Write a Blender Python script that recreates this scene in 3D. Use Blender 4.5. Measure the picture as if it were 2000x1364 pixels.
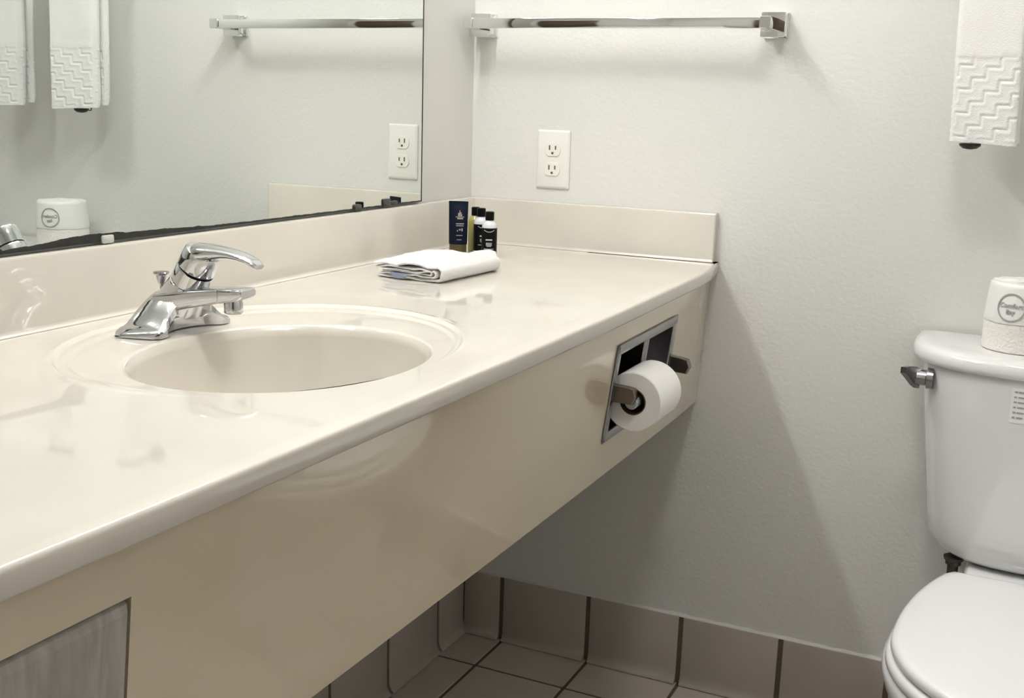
import bpy, bmesh, math, random
import numpy as np
from mathutils import Vector, Matrix, noise
random.seed(4)
PI = math.pi
for o in list(bpy.data.objects):
    bpy.data.objects.remove(o)
S = bpy.context.scene
COL = S.collection
Z0 = 0.8808          # height of the countertop; everything below is given relative to it

# ------------------------------------------------------------------ camera
yaw, pitch, roll = 0.4381, -0.2121, 0.0303
fwd = Vector((-math.sin(yaw) * math.cos(pitch), math.cos(yaw) * math.cos(pitch), math.sin(pitch)))
r0 = fwd.cross(Vector((0, 0, 1))).normalized()
u0 = r0.cross(fwd)
rt = math.cos(roll) * r0 + math.sin(roll) * u0
up = -math.sin(roll) * r0 + math.cos(roll) * u0
cam = bpy.data.cameras.new('camera')
cam.sensor_width = 36
cam.lens = 2230.58 / 2000 * 36
cam.clip_start = 0.02
co = bpy.data.objects.new('camera', cam)
COL.objects.link(co)
co.matrix_world = Matrix(((rt.x, up.x, -fwd.x, 1.1017), (rt.y, up.y, -fwd.y, -2.1281),
                          (rt.z, up.z, -fwd.z, 0.2845 + Z0), (0, 0, 0, 1)))
S.camera = co

# ------------------------------------------------------------------ world and exposure
w = bpy.data.worlds.new('world')
S.world = w
w.use_nodes = True
w.node_tree.nodes['Background'].inputs[0].default_value = (1, 0.97, 0.93, 1)
w.node_tree.nodes['Background'].inputs[1].default_value = 0.1
S.view_settings.view_transform = 'Standard'
S.view_settings.look = 'None'
S.view_settings.gamma = 1
S.view_settings.use_curve_mapping = False
S.view_settings.exposure = 0.22
BULB = 58.0          # emission of the vanity tube
CEIL = 33.0           # emission of the ceiling lamp

# ------------------------------------------------------------------ materials
def mat(name, col, rough=0.5, metal=0.0, coat=0.0, spec=0.5, emit=None, noise_amt=0.0, noise_scale=8.0,
        bump=0.0, bump_scale=100.0, bump_dist=0.001, trans=0.0, sheen=0.0, bump_detail=2.0):
    m = bpy.data.materials.new(name)
    m.use_nodes = True
    nt = m.node_tree
    b = nt.nodes['Principled BSDF']
    b.inputs['Base Color'].default_value = (*col, 1)
    b.inputs['Roughness'].default_value = rough
    b.inputs['Metallic'].default_value = metal
    b.inputs['Coat Weight'].default_value = coat
    b.inputs['Coat Roughness'].default_value = 0.03
    b.inputs['Specular IOR Level'].default_value = spec
    b.inputs['Transmission Weight'].default_value = trans
    b.inputs['Sheen Weight'].default_value = sheen
    if emit:
        b.inputs['Emission Color'].default_value = (*emit[0], 1)
        b.inputs['Emission Strength'].default_value = emit[1]
    tc = nt.nodes.new('ShaderNodeTexCoord')
    if noise_amt:
        n = nt.nodes.new('ShaderNodeTexNoise')
        n.inputs['Scale'].default_value = noise_scale
        n.inputs['Detail'].default_value = 5
        nt.links.new(tc.outputs['Object'], n.inputs['Vector'])
        r = nt.nodes.new('ShaderNodeValToRGB')
        r.color_ramp.elements[0].position = 0.3
        r.color_ramp.elements[1].position = 0.7
        r.color_ramp.elements[0].color = (*[c * (1 - noise_amt) for c in col], 1)
        r.color_ramp.elements[1].color = (*[min(1, c * (1 + noise_amt * 0.5)) for c in col], 1)
        nt.links.new(n.outputs['Fac'], r.inputs['Fac'])
        nt.links.new(r.outputs['Color'], b.inputs['Base Color'])
    if bump:
        n = nt.nodes.new('ShaderNodeTexNoise')
        n.inputs['Scale'].default_value = bump_scale
        n.inputs['Detail'].default_value = bump_detail
        nt.links.new(tc.outputs['Object'], n.inputs['Vector'])
        bp = nt.nodes.new('ShaderNodeBump')
        bp.inputs['Strength'].default_value = bump
        bp.inputs['Distance'].default_value = bump_dist
        nt.links.new(n.outputs['Fac'], bp.inputs['Height'])
        nt.links.new(bp.outputs['Normal'], b.inputs['Normal'])
    return m

M = {}
M['wall'] = mat('painted_wall', (0.73, 0.727, 0.698), 0.55, spec=0.3, bump=0.36, bump_scale=115, bump_dist=0.0019, bump_detail=2)
M['ceiling'] = mat('ceiling_paint', (0.82, 0.81, 0.78), 0.8)
M['marble'] = mat('cultured_marble', (0.675, 0.637, 0.562), 0.25, coat=0.8, noise_amt=0.08, noise_scale=5)
M['apron'] = mat('cream_laminate', (0.66, 0.575, 0.43), 0.15, coat=1.0, noise_amt=0.03, noise_scale=3)
M['chrome'] = mat('chrome', (0.60, 0.605, 0.625), 0.06, metal=1)
M['bar_chrome'] = mat('bright_chrome', (0.84, 0.84, 0.85), 0.05, metal=1)
M['steel'] = mat('worn_chrome', (0.45, 0.44, 0.46), 0.22, metal=1, noise_amt=0.15, noise_scale=30)
M['dark_steel'] = mat('dark_arm_metal', (0.24, 0.21, 0.18), 0.3, metal=1)
M['black'] = mat('gap_shade_black', (0.01, 0.009, 0.008), 0.6)
M['mirror'] = mat('mirror_silver', (0.84, 0.875, 0.85), 0.0, metal=1)
M['mirror_edge'] = mat('mirror_edge_glass', (0.10, 0.14, 0.12), 0.2)
M['tarnish'] = mat('tarnished_silvering', (0.015, 0.016, 0.012), 0.35, noise_amt=0.5, noise_scale=90)
M['clip'] = mat('clear_clip_plastic', (0.55, 0.56, 0.53), 0.2)
M['clip_dark'] = mat('dark_clip_metal', (0.10, 0.10, 0.085), 0.3, metal=0.6, noise_amt=0.5, noise_scale=200)
M['porcelain'] = mat('porcelain', (0.80, 0.80, 0.80), 0.12, coat=0.8)
M['seat'] = mat('seat_plastic', (0.86, 0.86, 0.865), 0.18, coat=0.3)
M['terry'] = mat('white_terry', (0.78, 0.772, 0.76), 0.95, spec=0.1, sheen=0.4, bump=0.7, bump_scale=650, bump_dist=0.0015)
M['tissue'] = mat('tissue_paper', (0.90, 0.89, 0.875), 0.95, spec=0.1, bump=0.3, bump_scale=500, bump_dist=0.0006)
M['tissue_emboss'] = mat('embossed_tissue', (0.84, 0.81, 0.77), 0.9, spec=0.1, bump=0.9, bump_scale=260, bump_dist=0.002)
M['wrap'] = mat('paper_wrap', (0.86, 0.855, 0.84), 0.4, bump=0.3, bump_scale=60, bump_dist=0.002)
M['print_grey'] = mat('grey_print', (0.36, 0.355, 0.345), 0.6)
M['core'] = mat('cardboard_core', (0.10, 0.055, 0.035), 0.9)
M['plate'] = mat('outlet_plastic', (0.80, 0.795, 0.75), 0.3)
M['socket'] = mat('socket_plastic', (0.83, 0.82, 0.74), 0.35)
M['slot'] = mat('slot_dark', (0.10, 0.08, 0.05), 0.7)
M['tube_navy'] = mat('navy_tube', (0.003, 0.006, 0.018), 0.45, spec=0.15)
M['tube_gold'] = mat('bronze_cap', (0.09, 0.072, 0.026), 0.35, metal=0.2)
M['print_tan'] = mat('tan_print', (0.34, 0.30, 0.27), 0.5)
M['cap_black'] = mat('black_cap', (0.003, 0.003, 0.003), 0.4, spec=0.12)
M['bottle_white'] = mat('milky_bottle', (0.66, 0.68, 0.72), 0.25)
M['bottle_yellow'] = mat('yellow_liquid_bottle', (0.38, 0.35, 0.11), 0.15)
M['label_black'] = mat('black_label', (0.004, 0.004, 0.0045), 0.45, spec=0.12)
M['print_white'] = mat('white_print', (0.45, 0.46, 0.46), 0.5)
M['tag'] = mat('blue_grey_tag', (0.20, 0.215, 0.30), 0.5)
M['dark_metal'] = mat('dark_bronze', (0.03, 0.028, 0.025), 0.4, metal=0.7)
M['bolt'] = mat('tank_bolt', (0.05, 0.045, 0.035), 0.5)
M['caulk'] = mat('caulk', (0.66, 0.65, 0.62), 0.7, bump=0.6, bump_scale=120, bump_dist=0.004)
M['grout'] = mat('brown_grout', (0.13, 0.10, 0.075), 0.9)
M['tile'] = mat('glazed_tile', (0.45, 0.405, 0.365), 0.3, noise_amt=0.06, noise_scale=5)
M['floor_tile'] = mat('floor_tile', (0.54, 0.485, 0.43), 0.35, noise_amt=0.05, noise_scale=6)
M['bulb'] = mat('lit_tube', (1, 1, 1), 0.5, emit=((1.0, 0.985, 0.965), BULB))
M['ceiling_lamp'] = mat('lit_diffuser', (1, 1, 1), 0.5, emit=((1.0, 0.985, 0.965), CEIL))
M['door'] = mat('dark_doorway', (0.10, 0.06, 0.035), 0.4, noise_amt=0.3, noise_scale=5)  # dark colour stands in for an unlit opening

def wood_mat():
    m = mat('whitewashed_wood', (0.36, 0.33, 0.315), 0.6)
    nt = m.node_tree
    b = nt.nodes['Principled BSDF']
    tc = nt.nodes.new('ShaderNodeTexCoord')
    mp = nt.nodes.new('ShaderNodeMapping')
    mp.inputs['Scale'].default_value = (40, 40, 4)
    n = nt.nodes.new('ShaderNodeTexNoise')
    n.inputs['Scale'].default_value = 1.3
    n.inputs['Detail'].default_value = 8
    n.inputs['Distortion'].default_value = 1.4
    r = nt.nodes.new('ShaderNodeValToRGB')
    r.color_ramp.elements[0].position = 0.3
    r.color_ramp.elements[1].position = 0.62
    r.color_ramp.elements[0].color = (0.31, 0.285, 0.26, 1)
    r.color_ramp.elements[1].color = (0.43, 0.405, 0.38, 1)
    nt.links.new(tc.outputs['Object'], mp.inputs['Vector'])
    nt.links.new(mp.outputs['Vector'], n.inputs['Vector'])
    nt.links.new(n.outputs['Fac'], r.inputs['Fac'])
    nt.links.new(r.outputs['Color'], b.inputs['Base Color'])
    return m
M['wood'] = wood_mat()

# ------------------------------------------------------------------ object helpers
def thing(name, label, cat, loc=(0, 0, 0), group=None):
    o = bpy.data.objects.new(name, None)
    o.empty_display_size = 0.05
    COL.objects.link(o)
    o.location = (loc[0], loc[1], loc[2] + Z0)
    o['label'] = label
    o['category'] = cat
    if group:
        o['group'] = group
    return o

def base(parent):
    p = Vector((0, 0, 0))
    while parent is not None:
        p += Vector(parent.location)
        parent = parent.parent
    return p

def emit(name, bm, m, parent=None, label=None, smooth=35):
    """bm holds counter-relative coordinates; linked as ONE mesh object."""
    bmesh.ops.recalc_face_normals(bm, faces=bm.faces[:])
    me = bpy.data.meshes.new(name)
    off = Vector((0, 0, Z0)) - base(parent)
    for v in bm.verts:
        v.co += off
    bm.to_mesh(me)
    bm.free()
    ms = m if isinstance(m, (list, tuple)) else [m]
    for k in ms:
        me.materials.append(M[k])
    if smooth:
        for p in me.polygons:
            p.use_smooth = True
        me.set_sharp_from_angle(angle=math.radians(smooth))
    o = bpy.data.objects.new(name, me)
    COL.objects.link(o)
    if parent is not None:
        o.parent = parent
    if label:
        o['label'] = label
    return o

def struct(name, bm, m, parent=None, smooth=35):
    o = emit(name, bm, m, parent, smooth=smooth)
    if parent is None:
        o['kind'] = 'structure'
    return o

def faces(bm, vs, fs, mi=0):
    V = [bm.verts.new(v) for v in vs]
    for f in fs:
        try:
            ff = bm.faces.new([V[i] for i in f])
            ff.material_index = mi
        except ValueError:
            pass
    return V

def box(bm, x0, x1, y0, y1, z0, z1, bev=0.0, seg=2, mi=0, T=None):
    t = bmesh.new()
    vs = [(x, y, z) for x in (x0, x1) for y in (y0, y1) for z in (z0, z1)]
    faces(t, vs, [(0, 1, 3, 2), (4, 6, 7, 5), (0, 4, 5, 1), (2, 3, 7, 6), (0, 2, 6, 4), (1, 5, 7, 3)])
    if bev:
        bmesh.ops.bevel(t, geom=t.edges[:], offset=bev, segments=seg, affect='EDGES', profile=0.5)
    merge(bm, t, mi, T)

def merge(bm, t, mi=0, T=None):
    V = {}
    for v in t.verts:
        c = v.co.copy()
        if T is not None:
            c = T @ c
        V[v] = bm.verts.new(c)
    for f in t.faces:
        try:
            g = bm.faces.new([V[v] for v in f.verts])
            g.material_index = mi
        except ValueError:
            pass
    t.free()

def loft(bm, rings, cap0=True, cap1=True, mi=0, closed=True):
    R = [[bm.verts.new(p) for p in r] for r in rings]
    n = len(R[0])
    for a, b in zip(R[:-1], R[1:]):
        for i in range(n if closed else n - 1):
            j = (i + 1) % n
            f = bm.faces.new((a[i], a[j], b[j], b[i]))
            f.material_index = mi
    if cap0:
        bm.faces.new(R[0][::-1]).material_index = mi
    if cap1:
        bm.faces.new(R[-1]).material_index = mi
    return R

def lathe(bm, prof, c=(0, 0, 0), n=32, axis='z', mi=0, cap=True, T=None):
    """prof: (r, h) pairs along the axis."""
    t = bmesh.new()
    rings = []
    for r, h in prof:
        ring = []
        for i in range(n):
            a = 2 * PI * i / n
            p = (r * math.cos(a), r * math.sin(a), h)
            if axis == 'y':
                p = (p[0], p[2], p[1])
            elif axis == 'x':
                p = (p[2], p[0], p[1])
            ring.append((p[0] + c[0], p[1] + c[1], p[2] + c[2]))
        rings.append(ring)
    loft(t, rings, cap, cap)
    merge(bm, t, mi, T)

def rrect(cx, cy, hx, hy, r, n=5):
    """rounded rectangle outline in 2-D."""
    pts = []
    r = min(r, hx * 0.999, hy * 0.999)
    for (sx, sy, a0) in ((1, 1, 0), (-1, 1, PI / 2), (-1, -1, PI), (1, -1, 3 * PI / 2)):
        for k in range(n + 1):
            a = a0 + PI / 2 * k / n
            pts.append((cx + sx * (hx - r) + r * math.cos(a), cy + sy * (hy - r) + r * math.sin(a)))
    return pts

def tube(bm, pts, r, n=10, mi=0, rs=None):
    pts = [Vector(p) for p in pts]
    rings = []
    prev = None
    for i, p in enumerate(pts):
        d = (pts[min(i + 1, len(pts) - 1)] - pts[max(i - 1, 0)]).normalized()
        if prev is None:
            a = Vector((0, 0, 1)) if abs(d.z) < 0.9 else Vector((1, 0, 0))
            prev = d.cross(a).normalized()
        u = (prev - d * prev.dot(d)).normalized()
        prev = u
        v = d.cross(u)
        rr = rs[i] if rs else r
        rings.append([p + rr * (math.cos(2 * PI * k / n) * u + math.sin(2 * PI * k / n) * v) for k in range(n)])
    loft(bm, rings, mi=mi)

def interp(x, xs, ys):
    return float(np.interp(x, xs, ys))

# ------------------------------------------------------------------ the room
XR, YF, ZC = 1.78, -2.75, 2.44 - Z0
FL = -Z0
bm = bmesh.new(); box(bm, -0.1, XR + 0.1, 0, 0.1, FL - 0.05, ZC + 0.05); struct('wall_back', bm, 'wall', smooth=0)
bm = bmesh.new(); box(bm, -0.1, 0, YF - 0.1, 0, FL - 0.05, ZC + 0.05); struct('wall_left', bm, 'wall', smooth=0)
bm = bmesh.new(); box(bm, XR, XR + 0.1, YF - 0.1, 0, FL - 0.05, ZC + 0.05); struct('wall_right', bm, 'wall', smooth=0)
bm = bmesh.new(); box(bm, 0, XR, YF - 0.1, YF, FL - 0.05, ZC + 0.05); struct('wall_front', bm, 'wall', smooth=0)
bm = bmesh.new(); box(bm, 0, XR, YF, 0, ZC, ZC + 0.05); struct('ceiling', bm, 'ceiling', smooth=0)

# floor: dark grout bed with bevelled tiles
TS, G = 0.2025, 0.0075
bm = bmesh.new()
box(bm, 0, XR, YF, 0, FL - 0.05, FL - 0.0025, mi=1)
def xs_lines(first, lim):
    L = [0.0]
    x = first
    while x < lim:
        L.append(x); x += TS
    L.append(lim)
    return L
XL = xs_lines(0.1065, XR)
YL = xs_lines(0.139, -YF)
for i in range(len(XL) - 1):
    for j in range(len(YL) - 1):
        a0, a1 = XL[i] + G / 2, XL[i + 1] - G / 2
        b0, b1 = YL[j] + G / 2, YL[j + 1] - G / 2
        if a1 - a0 < 0.02 or b1 - b0 < 0.02:
            continue
        box(bm, a0, a1, -b1, -b0, FL - 0.006, FL, bev=0.0012, seg=1)
struct('floor', bm, ['floor_tile', 'grout'])

# cove base tiles
def cove(bm, a0, a1, axis, h=0.1478):
    prof = [(0.0, 0.002), (0.020, 0.002), (0.0195, 0.003), (0.0165, 0.006), (0.013, 0.011), (0.0105, 0.018), (0.0095, 0.03),
            (0.0090, h - 0.004), (0.0078, h - 0.001), (0.005, h), (0.0, h)]
    rings = []
    for a, s in ((a0, 0.0), (a0 + 0.0012, 1), (a1 - 0.0012, 1), (a1, 0.0)):
        k = 1 if s else 0.93
        rings.append([((a, -d * k, FL + z) if axis == 'x' else (d * k, -a, FL + z)) for d, z in prof])
    loft(bm, rings)
bm = bmesh.new()
box(bm, 0.0, XR, -0.006, 0, FL, FL + 0.145, mi=1)
BL = [0.0, 0.1015]
while BL[-1] + TS < XR:
    BL.append(BL[-1] + 0.2040)
BL.append(XR)
for a, b in zip(BL[:-1], BL[1:]):
    if b - a > 0.03:
        cove(bm, a + 0.0052 + (0.005 if a == 0 else 0), b - 0.0052, 'x')
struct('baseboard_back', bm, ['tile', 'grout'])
bm = bmesh.new()
box(bm, 0.0, 0.006, YF, 0, FL, FL + 0.145, mi=1)
LL = [0.0, 0.127]
while LL[-1] + TS < -YF:
    LL.append(LL[-1] + 0.2040)
LL.append(-YF)
for a, b in zip(LL[:-1], LL[1:]):
    if b - a > 0.03:
        cove(bm, a + 0.0045 + (0.006 if a == 0 else 0), b - 0.0045, 'y')
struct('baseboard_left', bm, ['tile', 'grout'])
# uneven caulk bead on top of the back tiles
bm = bmesh.new()
rings = []
for i in range(140):
    x = 0.01 + (XR - 0.02) * i / 139
    k = 0.5 + 0.5 * noise.noise((x * 23, 0, 0)) + 0.25 * noise.noise((x * 90, 3, 0))
    k = max(0.15, k) * (1.0 if x > 0.42 else 0.35)
    z = FL + 0.1478
    rings.append([(x, 0, z + 0.007 * k), (x, -0.003 * k - 0.001, z + 0.005 * k), (x, -0.0075, z + 0.0002), (x, -0.0075, z - 0.001), (x, 0, z - 0.001)])
loft(bm, rings)
struct('trim_1', bm, 'caulk')
# unseen front wall door, added and coloured dark as an unlit doorway
bm = bmesh.new()
box(bm, 0.85, 1.65, YF, YF + 0.035, FL, FL + 2.03, bev=0.003)
d = struct('door_1', bm, 'door')
bm = bmesh.new()
lathe(bm, [(0.026, 0), (0.026, 0.008), (0.011, 0.012), (0.011, 0.035), (0.026, 0.045), (0.028, 0.06), (0.018, 0.072)], c=(0.92, YF + 0.035, FL + 0.95), axis='y')
emit('door_knob', bm, 'chrome', d)

# ------------------------------------------------------------------ lamps (above and behind the frame)
vl = thing('vanity_light', 'lit fluorescent tube on a chrome strip above the mirror', 'light', (0.0, -0.95, 1.02))
bm = bmesh.new(); box(bm, 0.0005, 0.035, -1.45, -0.25, 1.05, 1.12, bev=0.006)
emit('back_plate', bm, 'chrome', vl)
for y in (-0.28, -1.42):
    bm = bmesh.new(); box(bm, 0.03, 0.092, y - 0.012, y + 0.012, 1.055, 1.115, bev=0.004)
    emit('lamp_holder', bm, 'chrome', vl)
bm = bmesh.new(); lathe(bm, [(0.012, -1.42), (0.019, -1.408), (0.019, -0.292), (0.012, -0.28)], c=(0.068, 0, 1.085), axis='y', n=28)
emit('lamp_tube', bm, 'bulb', vl)
cl = thing('ceiling_light', 'round white ceiling lamp in the middle of the room', 'light', (0.90, -1.2, ZC))
bm = bmesh.new(); lathe(bm, [(0.17, -0.0005), (0.17, -0.02), (0.155, -0.03)], c=(0.90, -1.2, ZC), n=40)
emit('lamp_base', bm, 'chrome', cl)
bm = bmesh.new(); lathe(bm, [(0.15, -0.0305), (0.145, -0.05), (0.12, -0.075), (0.07, -0.09), (0.01, -0.095)], c=(0.90, -1.2, ZC), n=40)
emit('diffuser', bm, 'ceiling_lamp', cl)

# ------------------------------------------------------------------ vanity
YE = YF + 0.0008                                     # the vanity runs from wall to wall
van = thing('vanity', 'cream cultured marble vanity top with oval sink and deep apron', 'vanity', (0.0, 0.0, 0.0))
van.location = (0.28, -1.1, Z0)
BY = [0, 0.06, 0.16, 0.35, 0.65, 0.9, 1.4, 1.56, 1.67, 1.9, 2.8]
BX = [0.530, 0.547, 0.5555, 0.5584, 0.5632, 0.5632, 0.5574, 0.5553, 0.551, 0.549, 0.549]
def front_x(y):
    # smooth bow of the front edge
    s = 0; wsum = 0
    for k in range(-6, 7):
        wk = math.exp(-(k / 3.0) ** 2)
        s += wk * interp(min(max(-y + k * 0.02, 0), 2.8), BY, BX); wsum += wk
    return s / wsum

BC, BA, BB = (0.3358, -1.0975), 0.1583, 0.1843      # bowl rim ellipse
OC, OA, OB = (0.2823, -1.0540), 0.2185, 0.2628      # outer rim ellipse
RX0, RX1, RY0, RY1 = 0.018, 0.535, -1.45, -0.60      # rectangle the polar patch fills
NA = 192
corner = [math.atan2(ry - BC[1], rx - BC[0]) % (2 * PI) for rx in (RX0, RX1) for ry in (RY0, RY1)]
angs = sorted([2 * PI * i / NA for i in range(NA)])
for c in corner:
    k = min(range(NA), key=lambda i: abs(angs[i] - c))
    angs[k] = c
def ell_hit(c, a, b, o, th):
    dx, dy = math.cos(th), math.sin(th)
    px, py = (o[0] - c[0]) / a, (o[1] - c[1]) / b
    vx, vy = dx / a, dy / b
    A = vx * vx + vy * vy; B = px * vx + py * vy; C = px * px + py * py - 1
    t = (-B + math.sqrt(max(0, B * B - A * C))) / A
    return t
def rect_hit(o, th):
    dx, dy = math.cos(th), math.sin(th)
    t = 1e9
    if dx > 1e-9: t = min(t, (RX1 - o[0]) / dx)
    if dx < -1e-9: t = min(t, (RX0 - o[0]) / dx)
    if dy > 1e-9: t = min(t, (RY1 - o[1]) / dy)
    if dy < -1e-9: t = min(t, (RY0 - o[1]) / dy)
    return t
def ring_at(s, z):
    """s in 0..1 bowl, 1..2 rim to outer, 2..3 outer to rectangle; z may be a function of amplitude."""
    out = []
    for th in angs:
        rb = ell_hit(BC, BA, BB, BC, th)
        ro = ell_hit(OC, OA, OB, BC, th)
        rr = rect_hit(BC, th)
        amp = min(1.0, max(0.0, (ro - rb - 0.012) / 0.05))
        if s <= 1: r = rb * s
        elif s <= 2: r = rb + (ro - rb) * (s - 1)
        else: r = ro + (rr - ro) * (s - 2)
        zz = z(amp) if callable(z) else z
        out.append((BC[0] + r * math.cos(th), BC[1] + r * math.sin(th), zz))
    return out
D0 = 0.0018
deck = lambda a: -D0 * a
# basin
bm = bmesh.new()
rings = []
for s_ in (0.07, 0.13, 0.2, 0.3, 0.4, 0.5, 0.6, 0.68, 0.75, 0.81, 0.86, 0.90, 0.93, 0.955, 0.973, 0.986):
    s, z = s_, -0.0045 - 0.146 * (1 - s_ ** 5.0) ** 0.95
    rings.append(ring_at(s, z))
rings.append(ring_at(1.0, lambda a: -0.0022 - 0.5 * D0 * a))
rings.append(ring_at(1.04, lambda a: -0.0004 - D0 * a * 0.9))
rings.append(ring_at(1.09, lambda a: -D0 * a))
loft(bm, rings, cap0=True, cap1=False)
sk = emit('sink_basin', bm, 'marble', van, smooth=80)
bm = bmesh.new()
lathe(bm, [(0.012, -0.1475), (0.022, -0.1478), (0.0225, -0.1492), (0.0225, -0.152)], c=(BC[0], BC[1], -0.002))
emit('drain', bm, 'chrome', sk)
# deck and slab
bm = bmesh.new()
rings = [ring_at(1.09, deck), ring_at(1.3, deck), ring_at(1.5, deck), ring_at(1.66, deck),
         ring_at(1.70, lambda a: -D0 * a * 1.25), ring_at(1.73, lambda a: -D0 * a * 1.2), ring_at(1.77, lambda a: -D0 * a * 0.45),
         ring_at(1.81, lambda a: -D0 * a * 0.35), ring_at(1.85, lambda a: -D0 * a * 0.4), ring_at(1.89, lambda a: -D0 * a * 0.75), ring_at(1.92, lambda a: -D0 * a * 0.6),
         ring_at(1.955, lambda a: 0.0010 * a), ring_at(1.98, lambda a: 0.0018 * a), ring_at(2.0, lambda a: 0.0018 * a), ring_at(2.03, lambda a: 0.0006 * a),
         ring_at(2.07, 0.0), ring_at(2.4, 0.0), ring_at(3.0, 0.0)]
loft(bm, rings, cap0=False, cap1=False)
def strip(x0f, x1f, ys, z0=0, z1=0):
    rows = [[(x0f(y), y, z0), (x1f(y), y, z1)] for y in ys]
    loft(bm, rows, False, False, closed=False)
c_ = lambda v: (lambda y: v)
yy = lambda a, b, n: [a + (b - a) * i / n for i in range(n + 1)]
strip(c_(RX0), c_(RX1), yy(YE, RY0, 10))
strip(c_(RX0), c_(RX1), yy(RY1, -0.0008, 10))
strip(c_(0.0008), c_(RX0), yy(YE, -0.0008, 4))
# rounded front nose, closing underneath
ys = yy(YE, -0.0008, 110)
rows = []
for y in ys:
    X = front_x(y)
    rows.append([(RX1, y, 0), (X - 0.0045, y, 0.0), (X - 0.0025, y, -0.0005), (X - 0.0010, y, -0.0015), (X - 0.0002, y, -0.0030), (X, y, -0.0050),
                 (X - 0.0005, y, -0.020), (X - 0.002, y, -0.0228), (X - 0.005, y, -0.0242), (0.5225, y, -0.0242)])
loft(bm, rows, False, False, closed=False)
bmesh.ops.remove_doubles(bm, verts=bm.verts[:], dist=1e-5)
emit('countertop', bm, 'marble', van, smooth=40)

# splashes with cove at the foot and rounded top
T, HS = 0.0178, 0.0922
def splash_prof():
    return [(0.0008, 0.0), (T + 0.006, 0.0004), (T + 0.003, 0.0012), (T + 0.0008, 0.0035), (T, 0.007), (T, HS - 0.004), (T - 0.0012, HS - 0.0012), (T - 0.004, HS), (0.0008, HS)]
bm = bmesh.new()
loft(bm, [[(d, y, z) for d, z in splash_prof()] for y in yy(YE, -0.0005, 8)])
emit('backsplash', bm, 'marble', van)
bm = bmesh.new()
loft(bm, [[(x, -d * (0.9 if x > 0.5255 else 1), z) for d, z in splash_prof()] for x in (T - 0.002, 0.1, 0.2, 0.3, 0.4, 0.522, 0.5255, 0.5275)])
emit('backsplash', bm, 'marble', van)

# apron: leaning panel with openings for the paper holder and the drawer
AT, AB = -0.0262, -0.2775
def apr(y, z, d=0.0):
    """point on the apron front plane at height z, d = depth behind it."""
    k = (z - AB) / (AT - AB)
    bow = front_x(y) - 0.5575
    x = 0.5139 + (0.5425 - 0.5139) * k + bow * (0.25 + 0.65 * k) * (1 if -y < 1.6 else 1)
    return (x - d, y, z)
FRY0, FRY1, FRZ0, FRZ1 = -0.566, -0.262, -0.2165, -0.0615       # holder frame
DRY0, DRY1, DRZ0, DRZ1 = -2.02, -1.5535, -0.245, -0.0725        # drawer
holes = [(FRY0 + 0.012, FRY1 - 0.012, FRZ0 + 0.012, FRZ1 - 0.012), (DRY0 - 0.002, DRY1 + 0.0025, DRZ0 - 0.002, DRZ1 + 0.0025)]
bm = bmesh.new()
gy = sorted(set([YE, -0.0008] + [h[i] for h in holes for i in (0, 1)] + yy(-0.26, -0.0008, 12) + yy(-1.5, -0.6, 10) + [-1.6, -1.75, -2.3]))
gz = sorted(set([AB, AT] + [h[i] for h in holes for i in (2, 3)] + [AB + 0.002]))
def solid(y, z):
    return not any(h[0] < y < h[1] and h[2] < z < h[3] for h in holes)
TH = 0.018
vc = {}
def gv(i, j, d):
    if (i, j, d) not in vc:
        vc[(i, j, d)] = bm.verts.new(apr(gy[i], gz[j], TH * d))
    return vc[(i, j, d)]
cell = {}
for i in range(len(gy) - 1):
    for j in range(len(gz) - 1):
        cell[(i, j)] = solid((gy[i] + gy[i + 1]) / 2, (gz[j] + gz[j + 1]) / 2)
for (i, j), on_ in cell.items():
    if not on_:
        continue
    for d in (0, 1):
        bm.faces.new([gv(i, j, d), gv(i + 1, j, d), gv(i + 1, j + 1, d), gv(i, j + 1, d)])
    for (di, dj, e) in ((-1, 0, ((0, 0), (0, 1))), (1, 0, ((1, 0), (1, 1))), (0, -1, ((0, 0), (1, 0))), (0, 1, ((0, 1), (1, 1)))):
        if not cell.get((i + di, j + dj), False):
            a, b = e
            bm.faces.new([gv(i + a[0], j + a[1], 0), gv(i + b[0], j + b[1], 0), gv(i + b[0], j + b[1], 1), gv(i + a[0], j + a[1], 1)])
emit('apron', bm, 'apron', van, smooth=30)
# drawer front in its opening: bevelled upper edge, vertical grain
bm = bmesh.new()
rings = []
for ins, d in ((0, 0.02), (0, 0.0055), (0.0022, 0.0012), (0.009, -0.0015), (0.016, -0.0018)):
    rings.append([apr(DRY0 + ins, DRZ0 + ins, d), apr(DRY1 - ins * 0.25, DRZ0 + ins, d), apr(DRY1 - ins * 0.25, DRZ1 - ins, d), apr(DRY0 + ins, DRZ1 - ins, d)])
loft(bm, rings)
dr = emit('drawer', bm, 'wood', van, 'whitewashed grey wood drawer front with vertical grain', smooth=0)
bm = bmesh.new()
c = apr(-1.79, -0.16, -0.0018)
lathe(bm, [(0.007, 0), (0.006, 0.008), (0.013, 0.016), (0.014, 0.022), (0.008, 0.026)], c=c, axis='x', n=20)
emit('knob', bm, 'steel', dr)
bm = bmesh.new()
vs = [apr(y, z, d) for d in (0.022, 0.03) for y in (DRY0 - 0.01, DRY1 + 0.012) for z in (DRZ0 - 0.01, DRZ1 + 0.012)]
faces(bm, vs, [(0, 1, 3, 2), (4, 6, 7, 5), (0, 4, 5, 1), (2, 3, 7, 6), (0, 2, 6, 4), (1, 5, 7, 3)])
emit('drawer_gap_shade', bm, 'black', van, smooth=0)  # thin black sheet behind the drawer front, shade of the gap as colour
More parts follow.
